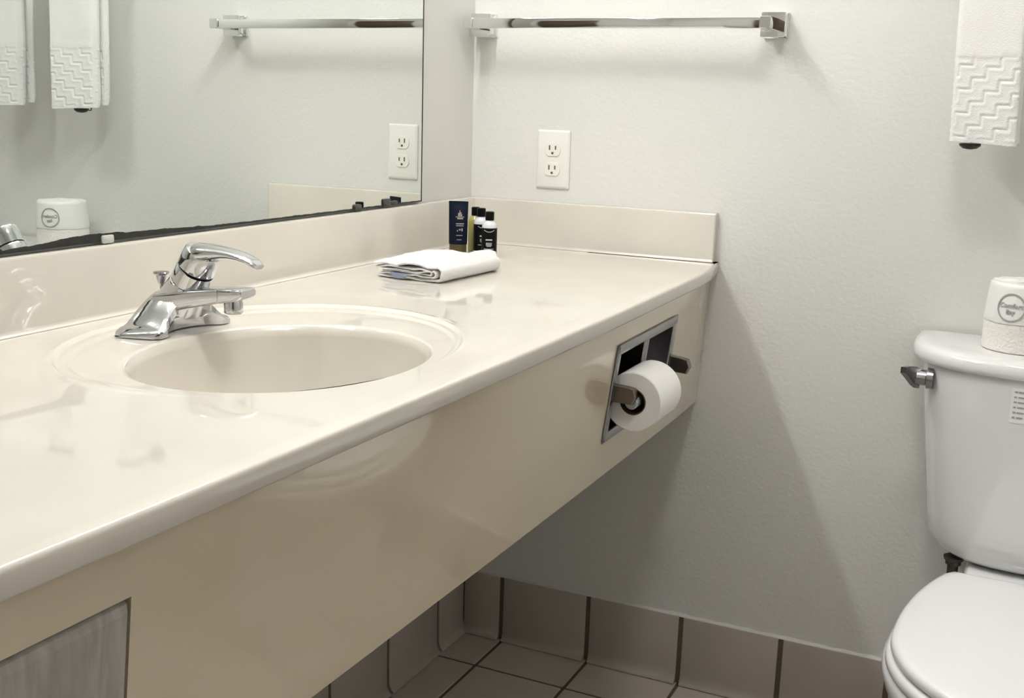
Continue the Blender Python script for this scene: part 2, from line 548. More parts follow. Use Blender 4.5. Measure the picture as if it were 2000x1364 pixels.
# ------------------------------------------------------------------ mirror
XM = 0.0102
MZ0, MZ1, MY0, MY1 = 0.0962, 0.93, -2.45, -0.2245
mr = thing('mirror', 'large frameless wall mirror with blackened bottom edge above the vanity', 'mirror', (0.0, -1.2, MZ0))
bm = bmesh.new()
box(bm, 0.0035, XM - 0.0004, MY0, MY1, MZ0, MZ1, mi=1)
faces(bm, [(XM, MY0 + 0.001, MZ0 + 0.001), (XM, MY1 - 0.001, MZ0 + 0.001), (XM, MY1 - 0.001, MZ1 - 0.001), (XM, MY0 + 0.001, MZ1 - 0.001)], [(0, 1, 2, 3)])
emit('glass', bm, ['mirror', 'mirror_edge'], mr, smooth=0)
bm = bmesh.new()
rows = []
N = 700
for i in range(N + 1):
    y = MY0 + (MY1 - MY0) * i / N
    h = interp(-y, [0.22, 0.30, 0.33, 0.36, 0.6, 0.80, 0.90, 0.99, 1.03, 1.07, 1.12, 1.18, 1.26, 2.4],
               [0.0022, 0.0025, 0.0045, 0.0025, 0.0026, 0.0032, 0.0060, 0.0085, 0.0110, 0.0112, 0.0080, 0.0045, 0.0032, 0.003])
    h += 0.0012 * noise.noise((y * 60, 0.3, 0)) * min(1, h / 0.004) + 0.0006 * noise.noise((y * 210, 1.3, 0))
    h = max(0.0012, h)
    rows.append([(XM + 0.0001, y, MZ0), (XM + 0.0006, y, MZ0), (XM + 0.0005, y, MZ0 + h), (XM + 0.0001, y, MZ0 + h)])
loft(bm, rows)
box(bm, XM + 0.0001, XM + 0.0006, MY1 - 0.0022, MY1, MZ0, MZ1)
emit('tarnished_edge', bm, 'tarnish', mr, 'black flaking strip along the bottom of the mirror', smooth=0)
def clip(y, wd, h, m, lab, jag=0):
    bm = bmesh.new()
    pts = rrect(y, MZ0 - 0.0015 + h / 2, wd / 2, h / 2 + 0.001, 0.003)
    loft(bm, [[(XM + 0.0007, a, b) for a, b in pts], [(XM + 0.0030, a, b) for a, b in pts],
              [(XM + 0.0036, y + (a - y) * 0.85, MZ0 + h / 2 + (b - MZ0 - h / 2) * 0.85) for a, b in pts]])
    if jag:
        box(bm, XM + 0.0007, XM + 0.003, y + wd * 0.2, y + wd * 0.2 + 0.032, MZ0 + 0.001, MZ0 + 0.0075, bev=0.001)
    emit('mirror_clip', bm, m, mr, lab)
from_px_clip = ((-1.0315, 0.020, 0.0085, 'clip', 'pale plastic mirror clip', 0), (-0.4485, 0.021, 0.0095, 'clip_dark', 'dark metal mirror clip', 0),
                (-0.3535, 0.0225, 0.0135, 'clip_dark', 'dark metal mirror clip', 1))
for a in from_px_clip:
    clip(*a)

# ------------------------------------------------------------------ outlet
XO, ZO = 0.1842, 0.177
ol = thing('wall_outlet', 'white duplex electrical outlet on the wall above the backsplash', 'outlet', (XO, 0, ZO))
def flat_y(bm, pts, y0, y1, inset=0.0, mi=0):
    """prism from an outline in x,z reaching from y0 (wall side) to y1 (room side) with a chamfer."""
    cx = sum(p[0] for p in pts) / len(pts); cz = sum(p[1] for p in pts) / len(pts)
    def sc(k):
        return [(cx + (a - cx) * k[0], cz + (b - cz) * k[1]) for a, b in pts]
    hx = max(abs(a - cx) for a, b in pts); hz = max(abs(b - cz) for a, b in pts)
    rings = [[(a, y0, b) for a, b in pts], [(a, y1 + (y0 - y1) * 0.45, b) for a, b in pts]]
    if inset:
        rings.append([(a, y1 + (y0 - y1) * 0.12, b) for a, b in sc((1 - inset * 0.6 / hx, 1 - inset * 0.6 / hz))])
        rings.append([(a, y1, b) for a, b in sc((1 - inset / hx, 1 - inset / hz))])
    else:
        rings.append([(a, y1, b) for a, b in pts])
    loft(bm, rings, mi=mi)
bm = bmesh.new(); flat_y(bm, rrect(XO, ZO, 0.0355, 0.0575, 0.003), -0.0002, -0.0058, inset=0.004)
pl = emit('cover_plate', bm, 'plate', ol)
for s in (1, -1):
    zc = ZO + s * 0.0195
    pts = []
    for k in range(40):
        a = 2 * PI * k / 40
        pts.append((XO + 0.0172 * math.cos(a), zc + max(-0.0132, min(0.0132, 0.0172 * math.sin(a)))))
    bm = bmesh.new(); flat_y(bm, pts, -0.005, -0.0078, inset=0.0006)
    so = emit('socket', bm, 'socket', ol)
    for dx, hh in ((-0.0064, 0.0046), (0.0064, 0.0038)):
        bm = bmesh.new(); box(bm, XO + dx - 0.0014, XO + dx + 0.0014, -0.0081, -0.0070, zc + 0.0035 - hh, zc + 0.0035 + hh)
        emit('slot', bm, 'slot', so, smooth=0)
    bm = bmesh.new(); lathe(bm, [(0.0026, -0.0070), (0.0026, -0.0081)], c=(XO, 0, zc - 0.0072), axis='y', n=14)
    emit('slot', bm, 'slot', so, smooth=0)
bm = bmesh.new(); lathe(bm, [(0.0028, -0.0055), (0.0027, -0.0064), (0.001, -0.0068)], c=(XO, 0, ZO), axis='y', n=14)
emit('screw', bm, 'plate', ol)

# ------------------------------------------------------------------ towel bar
tb = thing('towel_bar', 'chrome square towel bar on the wall over the outlet', 'towel bar', (0.32, 0, 0.433))
bm = bmesh.new(); box(bm, 0.027, 0.612, -0.0890, -0.0715, 0.4245, 0.4430, bev=0.0012)
emit('bar', bm, 'bar_chrome', tb)
for xc in (0.0295, 0.6115):
    bm = bmesh.new()
    rings = []
    for y, h in ((-0.0006, 0.0225), (-0.0060, 0.0225), (-0.0075, 0.0215), (-0.0110, 0.0180), (-0.0160, 0.0165), (-0.0210, 0.0170), (-0.0255, 0.0190), (-0.0280, 0.0215), (-0.0310, 0.0218), (-0.0320, 0.0212),
                 (-0.0322, 0.0106), (-0.0900, 0.0104), (-0.0915, 0.0094)):
        rings.append([(xc + a, y, 0.4345 + b) for a, b in rrect(0, 0, h, h, 0.002, 2)])
    loft(bm, rings)
    emit('post', bm, 'bar_chrome', tb, smooth=25)

# ------------------------------------------------------------------ hand towels
def stair_relief(x, z, y_amp):
    A, B, P = 0.0208, 0.0172, 0.0372
    best = 1.0
    k = math.floor(x / A)
    for i in (k - 1, k, k + 1):
        x0, z0 = i * A, i * B
        # tread of this cell
        zr = (z - z0 + P / 2) % P - P / 2
        dx = max(x0 - x, 0, x - (x0 + A))
        best = min(best, math.hypot(dx, zr))
        # riser at the right end
        q = (z - z0 + P / 4) % P - P / 4
        dz = max(0 - q, 0, q - B)
        best = min(best, math.hypot(x - (x0 + A), dz))
    d = best
    return y_amp * (-math.exp(-(d / 0.0016) ** 2) + 0.55 * math.exp(-((d - 0.0045) / 0.0022) ** 2))

def towel_lap(bm, xl, xr, y_front_l, y_front_r, th, zb, zt, seed, pat_top):
    """one hanging fold: closed loft of horizontal sections with woven relief on its faces."""
    nf, nsd = 74, 7
    zs = [zb + (pat_top - zb) * i / 84 for i in range(85)] + [pat_top + (zt - pat_top) * i / 20 for i in range(1, 21)]
    rings = []
    for z in zs:
        ring = []
        hem = min(1, max(0, (z - zb) / 0.012))
        e = 0.75 + 0.25 * math.sqrt(hem)
        tt = th * e
        grow = 0.004 * noise.noise((z * 9, seed, 0))
        pat = 1.0 if z < pat_top - 0.004 else max(0, 1 - (z - pat_top + 0.004) / 0.004)
        lip = 0.0012 * math.exp(-((z - pat_top) / 0.003) ** 2)
        def yf(u):
            return y_front_l + (y_front_r - y_front_l) * u + 0.0018 * noise.noise((u * 3, z * 8, seed)) - lip
        L, R_ = xl + grow - 0.045 * (z - zb), xr + grow * 0.6 - 0.045 * (z - zb)
        for i in range(nf + 1):           # front face, left to right
            u = i / nf
            x = L + (R_ - L) * u
            edge = min(u, 1 - u) * (xr - xl)
            rd = 0.006 if edge > 0.008 else 0.006 * math.sqrt(max(0, 1 - (1 - edge / 0.008) ** 2))
            rel = stair_relief(x - xl, z - zb - 0.008, 0.0014) * pat * min(1, edge / 0.004) if z > zb + 0.006 else 0
            ring.append((x, yf(u) + 0.006 - rd - rel, z + 0.0010 * noise.noise((x * 40, z * 3, seed)) - (0.004 * u if z < zb + 0.02 else 0.004 * u * 0.5)))
        for i in range(1, nsd):
            u = i / nsd
            ring.append((R_ + 0.003 * math.sin(PI * u), yf(1) + 0.006 + (tt - 0.012) * u, z))
        for i in range(nf + 1):
            u = 1 - i / nf
            x = L + (R_ - L) * u
            edge = min(u, 1 - u) * (xr - xl)
            rd = 0.006 if edge > 0.008 else 0.006 * math.sqrt(max(0, 1 - (1 - edge / 0.008) ** 2))
            ring.append((x, yf(u) + tt - 0.006 + rd, z))
        for i in range(1, nsd):
            u = 1 - i / nsd
            rel = stair_relief(u * 0.03 + 0.01, z - zb, 0.0012) * pat
            ring.append((L - 0.003 * math.sin(PI * u) + rel, yf(0) + 0.006 + (tt - 0.012) * u, z))
        rings.append(ring)
    loft(bm, rings)

def hand_towel(x0, wd, lab, seed, grp=None):
    t = thing('hand_towel', lab, 'towel', (x0 + wd / 2, -0.12, 0.24), grp)
    bm = bmesh.new()
    towel_lap(bm, x0, x0 + wd, -0.123, -0.156, 0.028, 0.2455, 0.60, seed, 0.381)
    emit('front_fold', bm, 'terry', t, smooth=60)
    bm = bmesh.new()
    towel_lap(bm, x0 - 0.001, x0 + wd - 0.012, -0.090, -0.096, 0.022, 0.2520, 0.60, seed + 5, 0.381)
    emit('rear_fold', bm, 'terry', t, smooth=60)
    bm = bmesh.new()
    arc = []
    for k in range(13):
        a = PI * k / 12
        arc.append((-0.100 - 0.0205 * math.cos(a), 0.601 + 0.024 * math.sin(a), -0.100 - 0.0105 * math.cos(a), 0.601 + 0.020 * math.sin(a)))
    loft(bm, [[(x, p[0], p[1]) for p in arc] + [(x, p[2], p[3]) for p in arc[::-1]] for x in (x0 - 0.010, x0 + wd - 0.026)])
    emit('top_fold', bm, 'terry', t, smooth=60)
hand_towel(0.938, 0.099, 'white hand towel with stepped weave hanging above the toilet tank', 1.7)
hand_towel(1.172, 0.110, 'white hand towel seen only in the mirror at its left edge', 8.2)
# rail carrying both towels, out of the frame, with a dark drop loop under the first towel
rl = thing('towel_rail', 'dark metal towel rail holding the hand towels above the toilet', 'towel rail', (1.1, 0, 0.60))
bm = bmesh.new(); tube(bm, [(0.885, -0.100, 0.612), (1.34, -0.100, 0.612)], 0.007, 16)
emit('rail', bm, 'dark_metal', rl)
for x in (0.895, 1.33):
    bm = bmesh.new(); lathe(bm, [(0.022, -0.0003), (0.022, -0.006), (0.009, -0.012), (0.008, -0.09)], c=(x, 0, 0.612), axis='y', n=24)
    emit('bracket', bm, 'dark_metal', rl)
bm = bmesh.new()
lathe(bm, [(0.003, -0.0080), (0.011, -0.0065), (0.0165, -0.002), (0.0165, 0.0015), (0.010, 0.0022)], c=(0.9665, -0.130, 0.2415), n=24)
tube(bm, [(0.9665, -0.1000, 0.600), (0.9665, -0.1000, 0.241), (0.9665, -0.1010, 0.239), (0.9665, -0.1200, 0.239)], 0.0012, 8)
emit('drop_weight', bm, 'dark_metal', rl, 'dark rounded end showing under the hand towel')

# ------------------------------------------------------------------ faucet
FY = -1.047
fc = thing('faucet', 'chrome single lever faucet standing behind the oval sink', 'faucet', (0.135, FY, -0.0006))
ZB = -0.0006
def smooth01(t):
    t = max(0, min(1, t)); return t * t * (3 - 2 * t)
bm = bmesh.new()
us = [-0.081, -0.0795, -0.076, -0.070, -0.064, -0.060, -0.056, -0.051, -0.046, -0.040, -0.034, -0.028, -0.021, -0.014, -0.007, 0]
us = us + [-u for u in us[:-1]][::-1]
HT = ([0, 0.014, 0.021, 0.028, 0.034, 0.040, 0.046, 0.051, 0.056, 0.060, 0.064, 0.070, 0.076, 0.0795, 0.081],
      [0.0475, 0.0455, 0.0425, 0.0385, 0.0335, 0.0275, 0.0210, 0.0160, 0.0118, 0.0100, 0.0098, 0.0075, 0.0050, 0.0030, 0.0015])
rings = []
for u in us:
    a = abs(u)
    h = interp(a, *HT)
    k = 1 if a < 0.066 else max(0.10, 1 - ((a - 0.066) / 0.016) ** 1.4)
    xb, xf = 0.1145 - 0.013 * k, 0.1145 + 0.0515 * k
    # flanks of the central mass are narrower in depth at the top
    tb_, tf = xb + 0.004 + 0.006 * min(1, h / 0.045), xf - 0.004 - 0.004 * min(1, h / 0.045)
    arch = max(0.0, 1 - (a / 0.047) ** 2) ** 0.7
    xfb = xf - 0.026 * arch
    ring = [(xb, FY + u, ZB), (xb, FY + u, ZB + h * 0.55), (tb_ - 0.0015, FY + u, ZB + h * 0.88), (tb_ + 0.004, FY + u, ZB + h), ((tb_ + tf) / 2, FY + u, ZB + h * 1.02 + 0.0003),
            (tf - 0.004, FY + u, ZB + h * 0.98), (tf + 0.001, FY + u, ZB + h * 0.85), (xf - 0.010 * arch, FY + u, ZB + h * 0.55), (xfb, FY + u, ZB + h * 0.3), (xfb, FY + u, ZB)]
    rings.append(ring)
loft(bm, rings)
body = emit('body', bm, 'chrome', fc, smooth=40)
# spout
bm = bmesh.new()
rings = []
for x, zlo, zhi, hw, r in ((0.125, 0.020, 0.0450, 0.030, 0.004), (0.140, 0.0235, 0.0475, 0.0295, 0.004), (0.155, 0.0270, 0.0500, 0.0280, 0.004), (0.170, 0.0310, 0.0525, 0.0255, 0.004),
                           (0.185, 0.0345, 0.0545, 0.0225, 0.004), (0.200, 0.0375, 0.0562, 0.0195, 0.0035), (0.213, 0.0405, 0.0575, 0.0178, 0.003),
                           (0.2135, 0.0405, 0.0565, 0.0168, 0.003), (0.2148, 0.0405, 0.0565, 0.0168, 0.003), (0.2153, 0.0408, 0.0578, 0.0176, 0.003),
                           (0.232, 0.0435, 0.0590, 0.0172, 0.003), (0.243, 0.0465, 0.0592, 0.0160, 0.003), (0.2465, 0.0500, 0.0580, 0.0140, 0.003)):
    rings.append([(x, a, b) for a, b in rrect(FY, ZB + (zlo + zhi) / 2, hw, (zhi - zlo) / 2, r, 3)])
loft(bm, rings)
sp = emit('spout', bm, 'chrome', fc, smooth=35)
bm = bmesh.new(); lathe(bm, [(0.0105, 0.044), (0.0115, 0.040), (0.0115, 0.029), (0.0100, 0.0275), (0.0085, 0.0275), (0.0085, 0.030), (0.001, 0.030)], c=(0.224, FY, ZB), n=28)
emit('aerator', bm, 'chrome', sp)
# leaning column
def axis_rings(pts, n=36):
    """pts: (x, z, r, squash) centres along a leaning axis; discs perpendicular to the local axis."""
    out = []
    for i, (x, z, r) in enumerate(pts):
        a = pts[max(0, i - 1)]; b = pts[min(len(pts) - 1, i + 1)]
        dx, dz = b[0] - a[0], b[1] - a[1]
        l = math.hypot(dx, dz); dx /= l; dz /= l
        out.append([(x + r * math.cos(t) * dz, FY + r * math.sin(t), ZB + z - r * math.cos(t) * dx) for t in [2 * PI * k / n for k in range(n)]])
    return out
bm = bmesh.new()
loft(bm, axis_rings([(0.1400, 0.030, 0.0290), (0.1500, 0.0465, 0.0262), (0.1565, 0.0575, 0.0240), (0.1570, 0.0580, 0.0225), (0.1580, 0.0600, 0.0225), (0.1583, 0.0604, 0.0236), (0.1665, 0.0745, 0.0232), (0.1672, 0.0755, 0.0222)]))
cn = emit('column', bm, 'chrome', fc, smooth=30)
bm = bmesh.new()
loft(bm, axis_rings([(0.1670, 0.0752, 0.0217), (0.1685, 0.0775, 0.0217)]))
emit('seal_ring', bm, 'cap_black', cn)
# lever handle: drum plus flattened curved blade
bm = bmesh.new()
loft(bm, axis_rings([(0.1683, 0.0772, 0.0225), (0.1688, 0.0780, 0.0234), (0.1750, 0.0885, 0.0232), (0.1785, 0.0950, 0.0228), (0.1805, 0.0985, 0.0215), (0.1815, 0.1002, 0.018)]))
rings = []
for x, z, hy, hz in ((0.163, 0.0960, 0.012, 0.0060), (0.168, 0.0960, 0.0185, 0.0105), (0.178, 0.0965, 0.0218, 0.0118), (0.190, 0.0978, 0.0215, 0.0108), (0.202, 0.0990, 0.0195, 0.0086), (0.214, 0.0998, 0.0172, 0.0066), (0.226, 0.0993, 0.0152, 0.0056),
                     (0.238, 0.0975, 0.0138, 0.0050), (0.249, 0.0945, 0.0128, 0.0046), (0.257, 0.0912, 0.0116, 0.0044), (0.2625, 0.0882, 0.0090, 0.0038), (0.2645, 0.0868, 0.004, 0.002)):
    ring = []
    for k in range(28):
        t = 2 * PI * k / 28
        cx_, cz_ = abs(math.cos(t)) ** 0.75 * (1 if math.cos(t) > 0 else -1), math.sin(t)
        ring.append((x - 0.25 * hz * cz_, FY + hy * cx_, ZB + z + hz * cz_))
    rings.append(ring)
loft(bm, rings)
emit('lever', bm, 'chrome', fc, smooth=40)
# pop-up rod behind the column
bm = bmesh.new()
lathe(bm, [(0.0022, 0.036), (0.0022, 0.052), (0.0040, 0.0545), (0.0058, 0.060), (0.0064, 0.0645), (0.0090, 0.0655), (0.0098, 0.0670), (0.0094, 0.0685), (0.001, 0.069)], c=(0.1130, FY, ZB), n=24)
emit('drain_knob', bm, 'steel', fc)

# ------------------------------------------------------------------ paper holder and hanging roll
PY0, PY1 = FRY0, FRY1
ph = thing('paper_holder', 'recessed double toilet paper holder with grey metal frame in the apron', 'toilet paper holder', apr(-0.4185, -0.139))
def aprbox(bm, y0, y1, z0, z1, d0, d1, mi=0):
    vs = [apr(y, z, d) for d in (d0, d1) for y in (y0, y1) for z in (z0, z1)]
    faces(bm, vs, [(0, 1, 3, 2), (4, 6, 7, 5), (0, 4, 5, 1), (2, 3, 7, 6), (0, 2, 6, 4), (1, 5, 7, 3)], mi)
bm = bmesh.new()
FW = 0.0170
YM = -0.4245
def frame_bar(y0, y1, z0, z1):
    # pressed frame: raised in the middle
    t = bmesh.new()
    rr = []
    for ins, d in ((0, -0.0014), (0.001, -0.0032), (0.0035, -0.0040)):
        rr.append([apr(y0 + ins, z0 + ins, d), apr(y1 - ins, z0 + ins, d), apr(y1 - ins, z1 - ins, d), apr(y0 + ins, z1 - ins, d)])
    loft(t, rr)
    merge(bm, t)
frame_bar(PY0, PY1, FRZ1 - FW, FRZ1)
frame_bar(PY0, PY1, FRZ0, FRZ0 + FW)
frame_bar(PY0, PY0 + FW, FRZ0, FRZ1)
frame_bar(PY1 - FW, PY1, FRZ0, FRZ1)
frame_bar(YM - 0.011, YM - 0.0005, FRZ0 + 0.004, FRZ1 - 0.004)
frame_bar(YM + 0.0005, YM + 0.011, FRZ0 + 0.004, FRZ1 - 0.004)
emit('frame', bm, 'steel', ph, smooth=20)
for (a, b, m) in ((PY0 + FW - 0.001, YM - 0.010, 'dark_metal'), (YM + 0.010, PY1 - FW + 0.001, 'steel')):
    bm = bmesh.new()
    z0, z1 = FRZ0 + FW - 0.001, FRZ1 - FW + 0.001
    # open curved pocket
    rows = []
    for k in range(13):
        t = PI * k / 12
        d = 0.055 * math.sin(t) ** 0.6
        z = (z0 + z1) / 2 + (z1 - z0) / 2 * math.cos(t)
        rows.append([apr(a, z, d), apr(b, z, d)])
    loft(bm, rows, False, False, closed=False)
    for y in (a, b):
        ctr = [bm.verts.new(apr(y, (z0 + z1) / 2 + (z1 - z0) / 2 * math.cos(PI * k / 12), 0.055 * math.sin(PI * k / 12) ** 0.6)) for k in range(13)]
        bm.faces.new(ctr)
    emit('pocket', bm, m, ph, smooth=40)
RCX, RCZ, RR = 0.5600, -0.1515, 0.0458     # roll axis
RY0_, RY1_ = -0.5380, -0.4375
def arm(y, th=0.0075, zc=RCZ + 0.012, back=0.03):
    bm = bmesh.new()
    x0 = apr(y, zc)[0] - back
    pts = [(x0, zc + 0.0155), (RCX - 0.006, zc + 0.0130), (RCX + 0.006, zc + 0.0110), (RCX + 0.010, zc - 0.001), (RCX + 0.005, zc - 0.0135), (x0, zc - 0.0115)]
    cx = sum(p[0] for p in pts) / 6; cz = sum(p[1] for p in pts) / 6
    rr = []
    for yy_, k in ((y - th, 0.90), (y - th + 0.0015, 1), (y + th - 0.0015, 1), (y + th, 0.90)):
        rr.append([(cx + (a - cx) * k, yy_, cz + (b - cz) * k) for a, b in pts])
    loft(bm, rr)
    return emit('arm', bm, 'dark_steel', ph, smooth=20)
arm(-0.5455, 0.0062)
arm(YM - 0.001, 0.004)
arm(-0.2705, zc=-0.1470, back=-0.0045)
bm = bmesh.new()
lathe(bm, [(0.0090, -0.5450), (0.0105, -0.5430), (0.0105, -0.4300), (0.0100, -0.4280)], c=(RCX, 0, RCZ), axis='y', n=24)
emit('spindle', bm, 'print_white', ph)
rolling = thing('toilet_roll', 'white toilet roll hanging on the holder in the vanity apron', 'toilet paper', (RCX, -0.484, RCZ))
bm = bmesh.new()
prof = [(0.0205, RY0_ + 0.001), (0.0215, RY0_), (RR - 0.0015, RY0_), (RR, RY0_ + 0.0015), (RR, RY1_ - 0.0015), (RR - 0.0015, RY1_), (0.0215, RY1_), (0.0205, RY1_ - 0.001), (0.0205, RY0_ + 0.001)]
lathe(bm, prof, c=(RCX, 0, RCZ), axis='y', n=72, cap=False)
emit('paper', bm, 'tissue', rolling, smooth=40)
bm = bmesh.new()
lathe(bm, [(0.0203, RY0_ + 0.0005), (0.0190, RY0_ + 0.0005), (0.0190, RY1_ - 0.0005), (0.0203, RY1_ - 0.0005), (0.0203, RY0_ + 0.0005)], c=(RCX, 0, RCZ), axis='y', n=40, cap=False)
emit('core', bm, 'core', rolling)

# ------------------------------------------------------------------ toiletries in the corner
def print_line(bm, cx, cy, r, zc, w_, h, ang0=0.0, segs=6):
    """thin printed stroke wrapped on a cylinder, facing -Y rotated by ang0."""
    a = w_ / 2 / r
    rows = []
    for k in range(segs + 1):
        t = -a + 2 * a * k / segs + ang0
        rows.append([(cx + rr * math.sin(t), cy - rr * math.cos(t), zc + s) for rr, s in ((r + 0.0001, -h / 2), (r + 0.0004, -h / 2), (r + 0.0004, h / 2), (r + 0.0001, h / 2))])
    loft(bm, rows)
def bottle(x, y, h, r, body_m, lab, labelled=True, capr=0.0083, ang=0.0):
    t = thing('shampoo_bottle', lab, 'bottle', (x, y, 0))
    bm = bmesh.new()
    hs = h - 0.0175
    lathe(bm, [(r - 0.0015, 0.0003), (r, 0.002), (r, hs - 0.0105), (r - 0.0008, hs - 0.0065), (r - 0.0035, hs - 0.002), (0.0075, hs), (0.0070, hs + 0.002)], c=(x, y, 0), n=36)
    emit('body', bm, body_m, t, smooth=50)
    bm = bmesh.new()
    lathe(bm, [(capr - 0.0004, hs + 0.0015), (capr, hs + 0.002), (capr, h - 0.001), (capr - 0.0012, h)], c=(x, y, 0), n=32)
    emit('cap', bm, 'cap_black', t, smooth=40)
    if labelled:
        bm = bmesh.new()
        lathe(bm, [(r + 0.0001, 0.006), (r + 0.0003, 0.006), (r + 0.0003, hs - 0.0125), (r + 0.0001, hs - 0.0125)], c=(x, y, 0), n=36)
        lb = emit('label', bm, 'label_black', t, smooth=50)
        bm = bmesh.new()
        R1 = r + 0.0003
        for k in range(9):       # arched heading
            q = (k - 4) / 4
            print_line(bm, x, y, R1, hs - 0.0165 - 0.0028 * (1 - q * q), 0.0018, 0.0016, ang + q * 0.62, 2)
        print_line(bm, x, y, R1, 0.0345, 0.0125, 0.0026, ang)
        for zc in (0.0285, 0.0265, 0.0245):
            print_line(bm, x, y, R1, zc, 0.0110, 0.0012, ang)
        print_line(bm, x, y, R1, 0.0225, 0.0080, 0.0012, ang)
        print_line(bm, x, y, R1, 0.0175, 0.0190, 0.0011, ang)
        emit('print', bm, 'print_white', lb)
    return t
bottle(0.1535, -0.2190, 0.0860, 0.0142, 'bottle_white', 'small milky bottle with black cap and black label, nearest the folded cloth', ang=0.42)
bottle(0.1120, -0.1720, 0.0865, 0.0142, 'bottle_white', 'white bottle with black label standing between the yellow bottle and the nearest one', ang=0.75)
yb = bottle(0.0860, -0.1450, 0.0850, 0.0142, 'bottle_yellow', 'yellow bottle with black cap beside the navy tube', labelled=False)
bm = bmesh.new()
print_line(bm, 0.0860, -0.1450, 0.0143, 0.035, 0.008, 0.044, 0.95)
emit('label', bm, 'tube_gold', yb)
# navy tube standing on its cap
tx, ty = 0.0800, -0.2050
tu = thing('lotion_tube', 'navy squeeze tube standing on a bronze cap beside the bottles', 'tube', (tx, ty, 0))
tang = 0.40
def tub(wd, dp, z, n=36):
    out = []
    for k in range(n):
        t = 2 * PI * k / n
        a, b = wd * math.cos(t), dp * math.sin(t)
        out.append((tx + a * math.cos(tang) - b * math.sin(tang), ty + a * math.sin(tang) + b * math.cos(tang), z))
    return out
bm = bmesh.new()
loft(bm, [tub(0.0160, 0.0150, 0.0003), tub(0.0165, 0.0152, 0.001), tub(0.0165, 0.0152, 0.0175), tub(0.0160, 0.0148, 0.0185)])
emit('cap', bm, 'tube_gold', tu, smooth=50)
bm = bmesh.new()
loft(bm, [tub(0.0172, 0.0150, 0.0187), tub(0.0175, 0.0152, 0.020), tub(0.0178, 0.0120, 0.045), tub(0.0181, 0.0080, 0.070), tub(0.0184, 0.0035, 0.090), tub(0.0185, 0.0012, 0.0945), tub(0.0185, 0.0012, 0.0998)])
tbod = emit('tube_body', bm, 'tube_navy', tu, smooth=50)
bm = bmesh.new()
def tub_surf(u, z, lift):
    dp = interp(z, [0.02, 0.045, 0.070, 0.090, 0.0945], [0.0152, 0.0120, 0.0080, 0.0035, 0.0012]) + lift
    a = u
    b = -dp * math.sqrt(max(0, 1 - (u / 0.0180) ** 2))
    return (tx + a * math.cos(tang) - b * math.sin(tang), ty + a * math.sin(tang) + b * math.cos(tang), z)
def tub_patch(pts_rows):
    for row in pts_rows:
        u0, u1, z0, z1 = row
        n = 5
        rows = [[tub_surf(u0 + (u1 - u0) * k / n, z, l) for z, l in ((z0, 0.0002), (z0, 0.0006), (z1, 0.0006), (z1, 0.0002))] for k in range(n + 1)]
        loft(bm, rows)
OU = 0.0035
tub_patch([(-0.008 + OU, 0.008 + OU, 0.0700, 0.0712), (-0.005 + OU, 0.006 + OU, 0.0665, 0.0690), (-0.0012 + OU, 0.0002 + OU, 0.072, 0.083), (-0.0035 + OU, -0.0016 + OU, 0.072, 0.078),
           (0.0008 + OU, 0.0026 + OU, 0.072, 0.0795), (0.003 + OU, 0.0042 + OU, 0.072, 0.0755), (-0.007 + OU, 0.008 + OU, 0.0570, 0.0588), (-0.0065 + OU, 0.0075 + OU, 0.0535, 0.0550),
           (-0.001 + OU, 0.002 + OU, 0.0455, 0.0485), (-0.0045 + OU, -0.003 + OU, 0.043, 0.0465), (0.0035 + OU, 0.006 + OU, 0.044, 0.0495), (-0.006 + OU, 0.006 + OU, 0.0355, 0.0368), (-0.0045 + OU, 0.0045 + OU, 0.0275, 0.0287)])
emit('print', bm, 'print_tan', tbod, smooth=0)

# ------------------------------------------------------------------ folded washcloth
wc = thing('washcloth', 'folded white washcloth lying on the counter in front of the bottles', 'washcloth', (0.175, -0.44, 0))
rotw = math.radians(-4)
wc_o = (0.2370, -0.5530)      # front right corner
def wcp(a, b, z):
    """a: distance left of the fold side, b: distance back from the camera end."""
    x, y = -a, b
    return (wc_o[0] + x * math.cos(rotw) - y * math.sin(rotw), wc_o[1] + x * math.sin(rotw) + y * math.cos(rotw), z)
def sheet(path_f, th, nb=40, length=0.185, seed=0):
    """closed loft of a folded strip: path_f(b) gives points (a, z) of the centre line at depth b."""
    bm = bmesh.new()
    rings = []
    for i in range(nb + 1):
        b = length * i / nb
        e = min(1, min(b, length - b) / 0.004)
        t_ = th * (0.45 + 0.55 * math.sqrt(e))
        P = path_f(b)
        n = len(P)
        L, R_ = [], []
        for k, (a, z) in enumerate(P):
            a0, z0 = P[max(0, k - 1)]; a1, z1 = P[min(n - 1, k + 1)]
            dx, dz = a1 - a0, z1 - z0
            l = math.hypot(dx, dz) or 1
            nx, nz = -dz / l, dx / l
            wob = 0.0016 * noise.noise((a * 60, b * 45, seed + z * 200))
            tt = t_ / 2 * (0.5 if k in (0, n - 1) else 1)
            jit = 0.0045 * noise.noise((a * 45, seed, z * 120)) * (1 if i in (0, nb) else 0.3)
            L.append(wcp(a + nx * tt, b + jit, max(0.0004, z + nz * tt + wob)))
            R_.append(wcp(a - nx * tt, b + jit, max(0.0004, z - nz * tt + wob)))
        rings.append(L + R_[::-1])
    loft(bm, rings)
    return bm
